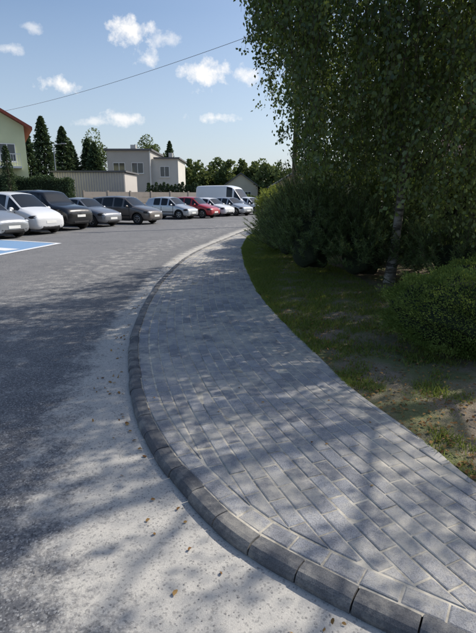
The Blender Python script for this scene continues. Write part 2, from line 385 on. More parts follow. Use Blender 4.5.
def birch(name,x,y,H,R,nstr,seed,inside,zr,leafn=42,L=.055,trunk_r=.12,lean=(0,0),nl=18,front=0,clus=15,edge=None):
    """weeping birch: strands hang from points through the crown volume"""
    global rng; rng=np.random.default_rng(seed); e=empty(name,(x,y,.05))
    tz=np.linspace(0,H,14); tp=np.c_[lean[0]*(tz/H)**1.5+.05*np.sin(tz*1.3),lean[1]*(tz/H)+.05*np.cos(tz*1.1),tz]; tr=trunk_r*(1-tz/H*.93); tr[0]*=1.4
    v,f=tubes([(tp,tr)],10); npmesh('trunk',v,f,BARK,e,smooth=True)
    limbs=[]
    for k in range(nl):
        f0=.2+.72*k/nl; h=f0*H; az=k*2.4+rng.uniform(-.4,.4); r=R*.8*np.interp(f0,[.15,.5,.75,1.],[.8,1,.75,.3])
        t=np.linspace(0,1,9); base=np.array([np.interp(h,tz,tp[:,0]),np.interp(h,tz,tp[:,1]),h]); w=rng.normal(0,.10,2)*r
        pl=base+np.c_[np.cos(az)*r*t+w[0]*np.sin(t*3),np.sin(az)*r*t+w[1]*np.sin(t*4),r*rng.uniform(.5,.9)*np.sin(t*1.9)]
        ok=np.array([inside(x+p[0]-.25*np.sign(p[0]),y+p[1],p[2]) for p in pl]); ok[:2]=True; ke=len(ok) if ok.all() else int(np.argmin(ok))
        if ke>2: limbs.append((pl[:ke],(.028*(1-t*.85)*(1.2-f0*.5))[:ke]))
    v,f=tubes(limbs,6); npmesh('limbs',v,f,TWIG,e,smooth=True)
    P=[];LC=[];LT=[]
    cl=[(rng.uniform(0,6.28) if rng.uniform()>front else rng.uniform(2.6,5.6),rng.uniform(0,1)**.5,rng.uniform(*zr)) for _ in range(max(24,nstr//clus))]
    if edge: cl+=[(rng.uniform(2.7,4.4),rng.uniform(.72,1.0),rng.uniform(*edge[1])) for _ in range(edge[0])]
    tries=0
    while len(P)<nstr and tries<nstr*6:
        tries+=1
        c0=cl[rng.integers(len(cl))]; fz=c0[2]/H; rad=R*np.interp(fz,[.1,.35,.6,.8,1.],[.95,1,.95,.72,.3])*c0[1]
        b=np.array([np.cos(c0[0])*rad+np.interp(c0[2],tz,tp[:,0]),np.sin(c0[0])*rad,c0[2]])+rng.normal(0,1,3)*np.array([.29,.29,.33])
        ln=rng.uniform(.45,1.35); a2=rng.uniform(0,6.28); out=rng.uniform(.1,.4)
        u=np.linspace(0,1,6); sp=b+np.c_[np.cos(a2)*out*np.sin(u*1.7),np.sin(a2)*out*np.sin(u*1.7),.08*np.sin(u*3)-ln*u**1.3]
        ok=np.array([inside(x+s_[0],y+s_[1],s_[2]+rng.uniform(-.02,.02)) for s_ in sp])
        if not ok[:3].all(): continue
        ke=len(ok) if ok.all() else int(np.argmin(ok)); sp=sp[:ke]
        P.append((sp,np.linspace(.005,.0015,ke)))
        nlv=int(leafn*ln*ke/6)+5
        uu=rng.uniform(0,1,nlv)*(ke-1)/5; c=np.stack([np.interp(uu,u[:ke],sp[:,c_]) for c_ in range(3)],1)+rng.normal(0,.06,(nlv,3))
        LC.append(c); LT.append(np.clip((math.sin(c0[0]*5+c0[2]*7)*.3+.32)+rng.uniform(0,.25)+rng.normal(0,.18,nlv),0,1))
    v,f=tubes(P,3); npmesh('twigs',v,f,TWIG,e)
    C=np.concatenate(LC); v,f=leaves(C,L,L*.74,np.tile([0,0,-1.],(len(C),1)),.9)
    npmesh('foliage',v,f,BL,e,tint=np.repeat(np.concatenate(LT),4)); return len(C)
def limA(x,y,z):
    wob=.20*math.sin(z*4.3+y)+.13*math.sin(z*9.1+2*y)
    return (x>(np.interp(z,[1.0,1.7,2.9,4.2,6],[1.2,1.0,.70,0.0,-.1])+wob)*y/7.5) and z>np.interp(x/y*7.5,[1,2,2.6,3.5],[1.75,1.7,1.3,.95])+.2*math.sin(x*6)
n1=birch('birch_tree',2.66,7.9,9.0,3.0,2150,11,limA,(1.9,6.2),46,.058,.08,(.25,0),18,.35,15,(26,(2.6,5.6)))
def limB(x,y,z): return z>1.75+.25*math.sin(x*5+y*3) and x>.50*y-.12*(z-2.5)+.15*math.sin(z*5)
n2=birch('birch_tree',4.9,5.0,8.2,2.9,520,23,limB,(2.6,6.8),42,.056,.12,(-.1,0))
n3=birch('birch_tree',5.7,11.3,9.5,3.9,1250,31,lambda x,y,z:z>1.3 and x>.14*y+.25*math.sin(z*4),(2.0,5.4),34,.10,.14,nl=12,front=.35)
print('leaves',n1,n2,n3)

# ------------------------------------------------------------ bushes
NEED=leafmat('pine_needles',(.055,.095,.038),(.19,.26,.10),.28,.04)
HEDGE=leafmat('hedge_foliage',(.09,.13,.035),(.27,.31,.09),.35,0)
BOX=leafmat('shrub_foliage',(.07,.115,.03),(.22,.29,.085),.3,0)
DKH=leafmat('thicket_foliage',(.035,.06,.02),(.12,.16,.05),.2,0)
CORE=simple('dark_core_shade',(.018,.027,.011),.95,var=.4,scale=6)  # near-black colour stands in for the shade inside bushes
def core(parent,rx,ry,h,z0=0,cut=.8):  # solid dark blob added inside a bush to block see-through
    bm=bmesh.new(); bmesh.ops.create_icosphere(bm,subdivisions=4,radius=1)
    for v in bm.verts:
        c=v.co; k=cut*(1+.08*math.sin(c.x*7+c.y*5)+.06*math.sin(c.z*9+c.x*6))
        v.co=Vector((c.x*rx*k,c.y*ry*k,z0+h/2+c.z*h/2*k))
    me=bpy.data.meshes.new('dark_core'); bm.to_mesh(me); bm.free(); me.materials.append(CORE)
    return link(bpy.data.objects.new('dark_core',me),parent)
def pine_bush(name,x,y,rx,ry,h,shoots,seed,need=.085):
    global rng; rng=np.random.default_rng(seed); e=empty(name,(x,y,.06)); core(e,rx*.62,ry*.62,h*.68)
    d=unit(shoots); d[:,2]=np.abs(d[:,2])*1.05-.3; lump=1+.18*np.sin(d[:,0]*5+seed)+.18*np.sin(d[:,1]*6+d[:,2]*4)
    k=(rng.uniform(.6,1.1,shoots)*lump)[:,None]; B=d*k*np.array([rx,ry,h*.6])+np.array([0,0,h*.38]); B=B[B[:,2]>.02]
    ax=B/np.array([rx,ry,h])-np.array([0,0,.35]); ax[:,2]+=.85; ax/=np.linalg.norm(ax,axis=1)[:,None]
    ln=rng.uniform(.14,.36,len(B)); up=rng.uniform(size=len(B))<.10; ln[up]*=1.6
    paths=[(np.array([b,b+a*l*.5,b+a*l+np.array([0,0,.02])]),[.006,.005,.003]) for b,a,l in zip(B,ax,ln)]
    v,f=tubes(paths,3); npmesh('branches',v,f,TWIG,e)
    q=46; t=rng.uniform(0,1.02,(len(B),q)); C=B[:,None,:]+ax[:,None,:]*(t*ln[:,None])[...,None]
    nd=ax[:,None,:]*.8+unit(len(B)*q).reshape(len(B),q,3)*.8; nd/=np.linalg.norm(nd,axis=2)[...,None]; C=C.reshape(-1,3); nd=nd.reshape(-1,3)
    m=len(C); s=np.cross(nd,unit(m)); s/=np.linalg.norm(s,axis=1)[:,None]; w=.0045; l=(need*rng.uniform(.7,1.2,m))[:,None]
    V=np.stack([C-s*w,C+s*w,C+nd*l],1).reshape(-1,3)
    tn=np.clip(np.repeat(rng.uniform(0,.8,len(B)),q)+(t.ravel()-.5)*.5+rng.normal(0,.12,m),0,1)
    npmesh('needles',V,np.arange(3*m).reshape(-1,3),NEED,e,tint=np.repeat(tn,3))
pine_bush('mountain_pine_bush',1.5,9.2,.88,1.0,2.05,1000,3)
pine_bush('mountain_pine_bush',1.35,11.4,.75,.9,1.85,650,7)
pine_bush('mountain_pine_bush',2.35,8.6,.8,.8,1.5,700,4)
pine_bush('mountain_pine_bush',3.1,10.4,1.5,1.2,2.2,700,5)
pine_bush('mountain_pine_bush',4.0,7.8,1.2,1.0,1.3,600,6)
def leafy_bush(name,x,y,rx,ry,h,n,L,seed,mat,flat=.8,rz=0):
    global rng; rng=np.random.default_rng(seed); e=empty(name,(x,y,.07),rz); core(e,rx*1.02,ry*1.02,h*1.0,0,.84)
    d=unit(n)
    lump=1+.06*np.sin(d[:,0]*8+seed)*np.sin(d[:,1]*7)+.06*np.sin(d[:,2]*11+d[:,0]*9)+.05*np.sin(d[:,0]*23)*np.sin(d[:,1]*21+d[:,2]*17)
    sgn=np.sign(d[:,2])*np.abs(d[:,2])**flat
    k=(1-np.abs(rng.normal(0,.07,n))+rng.choice([0,0,0,.12],n)*rng.uniform(0,1,n))*lump
    C=np.c_[d[:,0]*rx*k,d[:,1]*ry*k,h*.5+sgn*h*.5*k]; ok=C[:,2]>.01; C=C[ok]; d=d[ok]
    ax=d.copy(); ax[:,2]+=.4; v,f=leaves(C,L,L*.45,ax,.7)
    clump=.5+.3*np.sin(C[:,0]*13+seed)*np.sin(C[:,1]*11)+.2*np.sin(C[:,2]*19+C[:,0]*17)
    npmesh('foliage',v,f,mat,e,tint=np.repeat(np.clip(clump+rng.normal(0,.2,len(C)),0,1),4))
leafy_bush('round_shrub',2.38,4.5,.85,.75,.80,52000,.024,8,BOX)
leafy_bush('round_shrub',3.4,5.8,.8,.7,.8,16000,.03,9,BOX)
leafy_bush('hedge_shrub',1.22,13.6,.72,1.2,1.78,12000,.06,12,HEDGE,.6)
leafy_bush('hedge_shrub',1.55,16.3,.8,1.9,1.75,12000,.065,13,HEDGE,.6)
leafy_bush('hedge_shrub',2.35,20.3,.9,2.4,1.7,10000,.07,14,HEDGE,.6)
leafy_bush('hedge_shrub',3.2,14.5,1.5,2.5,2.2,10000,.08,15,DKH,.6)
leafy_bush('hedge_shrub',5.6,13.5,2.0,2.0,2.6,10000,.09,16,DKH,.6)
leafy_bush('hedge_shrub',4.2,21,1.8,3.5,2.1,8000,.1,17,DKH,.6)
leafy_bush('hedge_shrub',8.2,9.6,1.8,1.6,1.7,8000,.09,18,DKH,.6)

# ------------------------------------------------------------ distant vegetation
FARL=leafmat('distant_foliage',(.05,.08,.035),(.16,.20,.085),.25,0)  # colours lightened to paint in the haze of distance
CONI=leafmat('conifer_foliage',(.035,.06,.036),(.10,.14,.07),.12,0)
def crown_pts(cx,cy,z0,h,r,n):
    cl=[]; nc=26
    for _ in range(nc):
        d=unit(1)[0]*rng.uniform(.3,.85); cl.append((d[0]*r,d[1]*r,z0+h*.5+d[2]*h*.5,rng.uniform(.25,.45)*r))
    C=[];T=[]
    for (a,b,c,rr) in cl:
        m=n//nc; u=unit(m)*(rng.uniform(.6,1.05,m)**.6)[:,None]*rr; C.append(u+np.array([cx+a,cy+b,c])); T.append(np.clip(rng.uniform(.2,.7)+u[:,2]/rr*.25+rng.normal(0,.12,m),0,1))
    return np.concatenate(C),np.concatenate(T)
def deciduous(name,x,y,H,r,n=4500,L=.3):
    e=empty(name,(x,y,0)); v,f=tubes([(np.array([[0,0,0],[.1,0,H*.3],[0,.1,H*.75]]),[.25,.2,.06])]+[(np.array([[0,0,H*.25],[math.cos(a)*r*.35,math.sin(a)*r*.35,H*.5],[math.cos(a)*r*.6,math.sin(a)*r*.6,H*.7]]),[.1,.07,.02]) for a in (0,1.3,2.6,3.9,5.2)],6)
    npmesh('trunk',v,f,TRUNK,e); C,T=crown_pts(0,0,H*.22,H*.78,r,n); v,f=leaves(C,L,L*.7); npmesh('crown',v,f,FARL,e,tint=np.repeat(T,4))
def conifer(name,x,y,H,r,n=2600,L=.35,slim=1.0,parent=None,mat=None):
    e=parent or empty(name,(x,y,0)); ox,oy=(x,y) if parent else (0,0)
    v,f=tubes([(np.array([[ox,oy,0],[ox,oy,H*.5],[ox,oy,H*.97]]),[.04*H**.8,.03*H**.8,.01])],6)
    npmesh('trunk',v,f,TRUNK,e)
    t=rng.uniform(0,1,n)**1.2; nl=int(H*2.0)+3; lay=(np.floor(t*nl)+rng.uniform(0,1.0,n))/nl; a=rng.uniform(0,6.28,n)
    rad=r*(1-lay)**slim*(.78+.26*np.sin(a*4+np.floor(t*nl)*2.7))*rng.uniform(.25,1.05,n)**.5*(.7+.4*rng.uniform(0,1,n))+.05
    C=np.c_[ox+np.cos(a)*rad,oy+np.sin(a)*rad,H*(.03+.97*lay)-rad*.2]
    v,f=leaves(C,L,L*.5,np.c_[np.cos(a),np.sin(a),-.25*np.ones(n)],.6); npmesh('crown',v,f,mat or CONI,e,tint=np.repeat(rng.uniform(0,1,n),4))
rng=np.random.default_rng(99)
for (x,y,H,r) in [(-27.3,68,12.2,3.0),(-25.6,71,11.3,3.0),(-28.9,66,10.5,2.8),(-24.9,72,9.4,2.6)]: conifer('spruce_tree',x,y,H,r,6500,.45,.65)
for (x,y,H,r) in [(-22.7,73,9.9,2.7),(-20.8,70,9.0,2.6)]: conifer('spruce_tree',x,y,H,r,5500,.45,.65)
deciduous('broadleaf_tree',-23.2,80,12.0,2.8); deciduous('broadleaf_tree',-16,84,11.8,2.6); deciduous('broadleaf_tree',-13.6,82,11,2.6); conifer('spruce_tree',-11.3,80,10.3,2.2,4000,.4,.7)
deciduous('broadleaf_tree',-30,62,8,2.6)
e=empty('distant_trees',(0,0,0)); Cs=[];Ts=[]
for k in range(46):
    x=-14+k*1.35+rng.normal(0,.5); y=95+rng.normal(0,5); H=rng.uniform(6.5,9.6) if x<4 else rng.uniform(6,9)
    C,T=crown_pts(x,y,.3,H,rng.uniform(1.8,2.8),1500); Cs.append(C);Ts.append(T)
for k in range(60):
    x=-110+k*3.4+rng.normal(0,1); y=150+rng.normal(0,8); C,T=crown_pts(x,y,0,rng.uniform(5,9),3,600); Cs.append(C);Ts.append(T)
C=np.concatenate(Cs);v,f=leaves(C,.55,.45); npmesh('crowns',v,f,FARL,e,tint=np.repeat(np.concatenate(Ts),4))
e=empty('thuja_hedge',(0,0,0))
for k in range(15): conifer('',-9.4+k*.38,50+k*.15,2.9+rng.uniform(-.25,.2),.5,800,.22,.5,e,CONI)
conifer('thuja_tree',-17.3,36,5.2,.75,3600,.16,.5)
conifer('thuja_tree',-18.9,36.5,4.4,.7,2800,.16,.5)
def hedge_block(name,x0,x1,y0,y1,h,n,L,mat):
    e=empty(name,(0,0,0)); box('dark_core',x0+.15,x1-.15,y0+.15,y1-.15,0,h-.15,CORE,e)  # solid dark box, the hedge's inner shade put in its colour
    C=np.c_[rng.uniform(x0,x1,n),rng.uniform(y0,y1,n),rng.uniform(0,h,n)]; w=rng.integers(0,3,n)
    C[w==0,1]=y0+np.abs(rng.normal(0,.12,(w==0).sum())); C[w==1,2]=h+rng.normal(0,.1,(w==1).sum())+.12*np.sin(C[w==1,0]*2.3); m=w==2; C[m,0]=np.where(rng.uniform(size=m.sum())<.5,x0,x1)+rng.normal(0,.1,m.sum())
    v,f=leaves(C,L,L*.6); npmesh('foliage',v,f,mat,e,tint=np.repeat(np.clip(.4+.25*np.sin(C[:,0]*3)+rng.normal(0,.2,n),0,1),4))
hedge_block('clipped_hedge',-21,-13.6,38,39.2,2.9,9000,.16,CONI)
hedge_block('clipped_hedge',-10.4,3.5,52,53.2,1.5,7000,.16,FARL)

# ------------------------------------------------------------ buildings
GLASS=simple('window_glass',(.03,.04,.05),.08,var=.1,spec=.8); WFR=simple('white_frame',(.7,.7,.68),.5,var=.05)
ROOFR=simple('red_roof_tiles',(.26,.07,.05),.85,var=.35,scale=3,bump=.5); ROOFG=simple('grey_roof',(.12,.12,.125),.8,var=.2)
def stucco(name,col): return simple(name,col,.9,var=.14,scale=.8,bump=.15)
def window(e,x,z,w,h,y,face='y'):
    def bx(nm,a0,a1,b0,b1,c0,c1,mt):
        if face=='y': box(nm,a0,a1,b0,b1,c0,c1,mt,e)
        else: box(nm,-b1+2*y,-b0+2*y,a0,a1,c0,c1,mt,e)
    bx('window_glass',x+.06,x+w-.06,y-.03,y+.02,z+.06,z+h-.06,GLASS)
    for a in ((x,x+.06,z,z+h),(x+w-.06,x+w,z,z+h),(x+.06,x+w-.06,z,z+.06),(x+.06,x+w-.06,z+h-.06,z+h),(x+w/2-.03,x+w/2+.03,z+.06,z+h-.06)):
        bx('window_frame',a[0],a[1],y-.06,y+.02,a[2],a[3],WFR)
    bx('window_sill',x-.06,x+w+.06,y-.14,y+.01,z-.06,z-.002,WFR)
def gable_house(name,x0,x1,y0,y1,he,hr,wall,roof,ov=.5,th=.22):
    e=empty(name,(0,0,0)); xm=(x0+x1)/2
    pymesh('walls',[(x0,y0,0),(x1,y0,0),(x1,y1,0),(x0,y1,0),(x0,y0,he),(x1,y0,he),(x1,y1,he),(x0,y1,he),(xm,y0,hr),(xm,y1,hr)],
      [(0,1,5,8,4),(2,3,7,9,6),(1,2,6,5),(3,0,4,7)],wall,e)
    sl=(hr-he)/(x1-xm)
    for sgn in (-1,1):
        xe=xm+sgn*(x1-xm+ov); ze=he-sl*ov
        V=[(xm,y0-ov,hr+.03),(xe,y0-ov,ze+.03),(xe,y1+ov,ze+.03),(xm,y1+ov,hr+.03)]; V+=[(a,b,c+th) for a,b,c in V]
        pymesh('roof',V,[(0,1,2,3),(4,5,6,7),(0,1,5,4),(1,2,6,5),(2,3,7,6),(3,0,4,7)],roof,e)
    return e
GREEN=stucco('green_stucco',(.60,.63,.40))
e=gable_house('green_house',-10,0,0,10,7.1,10.0,GREEN,ROOFR,.6)
e.location=(-17.5,40,0); e.rotation_euler=(0,0,math.radians(27))
for x in (-7.8,-4.9,-2.0):
    for z in (1.2,4.3): window(e,x,z,1.2,1.4,0)
for y in (2,6):
    for z in (1.2,4.3): window(e,y,z,1.3,1.4,0,'x')
box('balcony_slab',-3.6,-.5,-1.2,-.01,3.75,3.9,WFR,e)
for k in range(18): box('baluster',-3.58+k*.178,-3.55+k*.178,-1.16,-1.13,3.9,4.8,WFR,e)
box('balcony_rail',-3.6,-.5,-1.18,-1.11,4.8,4.86,WFR,e)
box('chimney',-6,-5.4,4,4.6,9,10.9,simple('brick',(.3,.13,.09),.9,var=.3,scale=9),e)
GREY=stucco('grey_stucco',(.42,.40,.37)); GREY2=stucco('pale_lit_stucco',(.54,.52,.48))  # paler tone puts the lit look of the side block into colour
e=empty('grey_flat_roof_house',(0,0,0))
box('main_block',-16.3,-10.9,60,69,0,7.0,GREY,e); box('side_block',-10.9,-7.6,60.8,69,0,6.1,GREY2,e)
box('roof_slab',-16.6,-10.65,59.7,69.3,7.0,7.22,ROOFG,e); box('roof_slab',-10.63,-7.35,60.5,69.3,6.1,6.28,ROOFG,e)
for x in (-15.6,-13.3): window(e,x,4.3,1.5,1.3,60)
window(e,-9.9,3.9,1.2,1.3,60.8); window(e,-9.9,1.0,1.2,1.3,60.8)
box('downpipe',-11.02,-10.92,59.88,59.97,0,7.0,WFR,e)
box('chimney',-14.2,-13.5,64,64.6,7.22,8.1,GREY2,e); box('chimney',-9.2,-8.7,64,64.5,6.28,7.1,GREY2,e)
e=empty('corrugated_garage',(0,0,0)); x0,x1=-17.2,-10.6; n=int((x1-x0)/.12)*2
V=[];F=[]
for k in range(n+1):
    x=x0+(x1-x0)*k/n; y=44.6+(.05 if (k//2)%2 else 0); V+=[(x,y,0),(x,y,3.7)]
    if k: F.append((2*k-2,2*k,2*k+1,2*k-1))
CORR=simple('corrugated_sheet',(.46,.43,.40),.6,var=.15,scale=.7)
pymesh('corrugated_wall',V,F,CORR,e); box('walls',x0,x1,44.7,50,0,3.65,CORR,e); box('roof',x0-.2,x1+.2,44.4,50.2,3.72,3.86,ROOFG,e)
FEN=simple('concrete_fence',(.32,.28,.24),.9,var=.2,scale=3)
e=empty('panel_fence',(0,0,0)); a=np.array([-13.2,40.5]); b=np.array([-3.5,50.5]); L=np.linalg.norm(b-a); nseg=6; rz=math.atan2(*(b-a)[::-1])
e.location=(a[0],a[1],0); e.rotation_euler=(0,0,rz)
for k in range(nseg+1): box('post',k*L/nseg-.07,k*L/nseg+.07,-.07,.07,0,2.05,FEN,e)
for k in range(nseg):
    for r_ in range(4): box('panel',k*L/nseg+.07,(k+1)*L/nseg-.07,-.03+.004*(r_%2),.03,.04+r_*.48,.04+r_*.48+.46,FEN,e)
e=gable_house('distant_house',-2.5,3.5,84,92,3.2,5.3,stucco('cream_stucco',(.5,.46,.38)),ROOFG,.4); window(e,-1.5,1.2,1.1,1.1,84); window(e,1.2,1.2,1.1,1.1,84)
e=gable_house('distant_house',5.5,13,78,86,3.0,5.2,stucco('peach_stucco',(.5,.34,.25)),ROOFG,.4); window(e,6.8,1.2,1.1,1.1,78)
e=gable_house('terracotta_house',10,19,15,24,5.2,8,stucco('terracotta_stucco',(.50,.33,.26)),ROOFR,.5)
for x in (11.2,14,16.5): window(e,x,1.1,1.3,1.4,15); window(e,x,3.6,1.2,1.2,15)
for y in (17,20.5): window(e,y,1.1,1.2,1.3,10,'x')

# ------------------------------------------------------------ poles and wire
WOOD=simple('pole_wood',(.12,.09,.065),.9,var=.3,scale=5,bump=.4); DARK=simple('black_plastic',(.02,.02,.022),.6); STEEL=simple('galvanised_steel',(.35,.36,.37),.45,.6)
def upole(x,y,H):
    e=empty('utility_pole',(x,y,0)); v,f=tubes([(np.array([[0,0,0],[.02,0,H*.5],[.03,0,H]]),[.15,.125,.1])],12); npmesh('pole',v,f,WOOD,e,smooth=True)
    box('crossarm',-.7,.7,-.15,-.06,H-.45,H-.33,WOOD,e)
    for k in (-.6,-.2,.2,.6): box('insulator',k-.03,k+.03,-.14,-.08,H-.328,H-.2,WFR,e)
upole(3.05,26,10.3); upole(-32,57,10.2)
t=np.linspace(0,1,40); a=np.array([3.05,25.9,10.2]); b=np.array([-32,56.9,10.3])
pts=a+(b-a)*t[:,None]; pts[:,2]-=.7*4*t*(1-t); v,f=tubes([(pts,np.full(40,.013))],4); npmesh('overhead_wire',v,f,simple('wire_insulation',(.12,.12,.13),.6))
e=empty('street_lamp',(-21.3,56,0)); v,f=tubes([(np.array([[0,0,0],[0,0,3.5],[0,0,7.0],[.3,0,7.3],[1.0,0,7.4]]),[.09,.07,.05,.04,.035])],8); npmesh('column',v,f,STEEL,e,smooth=True); box('lamp_head',.9,1.5,-.12,.12,7.34,7.46,STEEL,e,.03)

# ------------------------------------------------------------ vehicles
TYRE=simple('tyre_rubber',(.02,.02,.02),.85); RIM=simple('alloy_rim',(.40,.41,.42),.35,.8); CGL=simple('car_glass',(.012,.015,.018),.05,spec=.4,var=.05)
LAMP=simple('headlamp_lens',(.50,.53,.57),.15,var=.05,spec=.8,coat=1); TAIL=simple('tail_lamp',(.4,.02,.02),.2,coat=1); PLATE=simple('number_plate',(.75,.75,.72),.5)
def paint(name,col,metal=.3): return simple(name,col,.3,metal,.03,1,.4,.6)
PR={
'hatch':dict(st=[(0,.30,.52,.60,.72,.5),(.02,.20,.62,.70,.86,.66),(.09,.19,.72,.80,.96,.76),(.20,.19,.84,.92,1,.80),(.275,.19,.88,.98,1,.80),(.41,.19,.91,1.40,1,.66),(.44,.19,.915,1.44,1,.665),(.575,.19,.92,1.47,1,.67),(.60,.19,.925,1.47,1,.67),(.74,.19,.94,1.45,1,.66),(.78,.19,.945,1.44,1,.655),(.89,.19,.96,1.38,.99,.63),(.965,.22,.94,1.02,.95,.66),(.99,.28,.74,.80,.90,.62),(1,.34,.60,.66,.8,.55)],cowl=4,roof=5,glass=[4,6,8],rear=11,wh=(.195,.80),wr=.31),
'wagon':dict(st=[(0,.30,.54,.62,.72,.5),(.02,.20,.64,.72,.86,.66),(.08,.19,.74,.82,.96,.76),(.18,.19,.84,.92,1,.80),(.26,.19,.88,.97,1,.80),(.385,.19,.91,1.38,1,.66),(.41,.19,.915,1.43,1,.665),(.54,.19,.92,1.47,1,.67),(.56,.19,.925,1.47,1,.67),(.72,.19,.94,1.46,1,.66),(.74,.19,.945,1.45,1,.66),(.91,.19,.96,1.40,.99,.64),(.975,.22,.95,1.04,.95,.66),(.99,.28,.74,.80,.90,.62),(1,.34,.60,.66,.8,.55)],cowl=4,roof=5,glass=[4,6,8,10],rear=11,wh=(.185,.785),wr=.31),
'minivan':dict(st=[(0,.30,.56,.64,.72,.5),(.02,.21,.68,.76,.86,.66),(.07,.20,.80,.88,.96,.76),(.15,.20,.88,.98,1,.80),(.21,.20,.93,1.05,1,.80),(.36,.20,.97,1.54,1,.67),(.39,.20,.97,1.59,1,.675),(.54,.20,.97,1.64,1,.68),(.56,.20,.97,1.64,1,.68),(.75,.20,.98,1.62,1,.68),(.77,.20,.98,1.61,1,.68),(.92,.20,1.0,1.54,.99,.66),(.975,.22,1.0,1.08,.95,.68),(.99,.28,.78,.84,.90,.64),(1,.34,.62,.68,.8,.55)],cowl=4,roof=5,glass=[4,6,8,10],rear=11,wh=(.18,.80),wr=.315),
'suv':dict(st=[(0,.42,.70,.78,.78,.6),(.02,.30,.82,.92,.9,.72),(.07,.28,.94,1.02,.98,.82),(.18,.28,1.0,1.09,1,.84),(.255,.28,1.02,1.13,1,.84),(.36,.28,1.06,1.62,1,.70),(.385,.28,1.06,1.68,1,.705),(.54,.28,1.07,1.72,1,.71),(.56,.28,1.07,1.72,1,.71),(.73,.28,1.08,1.71,1,.71),(.76,.28,1.08,1.70,1,.71),(.93,.28,1.10,1.66,.99,.70),(.98,.30,1.1,1.18,.97,.72),(.99,.34,.84,.9,.92,.68),(1,.42,.70,.78,.85,.6)],cowl=4,roof=5,glass=[4,6,8,10],rear=11,wh=(.175,.80),wr=.37),
'sedan':dict(st=[(0,.30,.52,.60,.72,.5),(.02,.20,.62,.70,.86,.66),(.08,.19,.72,.80,.96,.76),(.18,.19,.82,.90,1,.80),(.28,.19,.87,.96,1,.80),(.40,.19,.90,1.36,1,.65),(.42,.19,.905,1.39,1,.655),(.54,.19,.91,1.42,1,.66),(.555,.19,.915,1.42,1,.66),(.68,.19,.93,1.38,1,.64),(.70,.19,.935,1.36,1,.63),(.83,.19,.95,1.05,.99,.76),(.96,.22,.94,1.02,.95,.72),(.99,.28,.74,.80,.90,.62),(1,.34,.60,.66,.8,.55)],cowl=4,roof=5,glass=[4,6,8],rear=10,wh=(.185,.79),wr=.31),
'van':dict(st=[(0,.36,.66,.74,.78,.6),(.015,.26,.82,.92,.9,.72),(.05,.25,1.0,1.10,.97,.8),(.10,.25,1.12,1.22,1,.84),(.13,.25,1.2,1.32,1,.85),(.25,.25,1.28,2.12,1,.80),(.28,.25,1.3,2.30,1,.81),(.39,.25,1.3,2.42,1,.82),(.41,.25,1.3,2.43,1,.82),(.6,.25,1.3,2.44,1,.82),(.8,.25,1.3,2.44,1,.82),(.97,.25,1.3,2.42,1,.82),(.985,.25,1.3,2.38,.985,.80),(.995,.3,1.3,2.30,.97,.78),(1,.34,1.2,2.2,.94,.74)],cowl=4,roof=5,glass=[4,6],rear=99,wh=(.165,.76),wr=.36)}
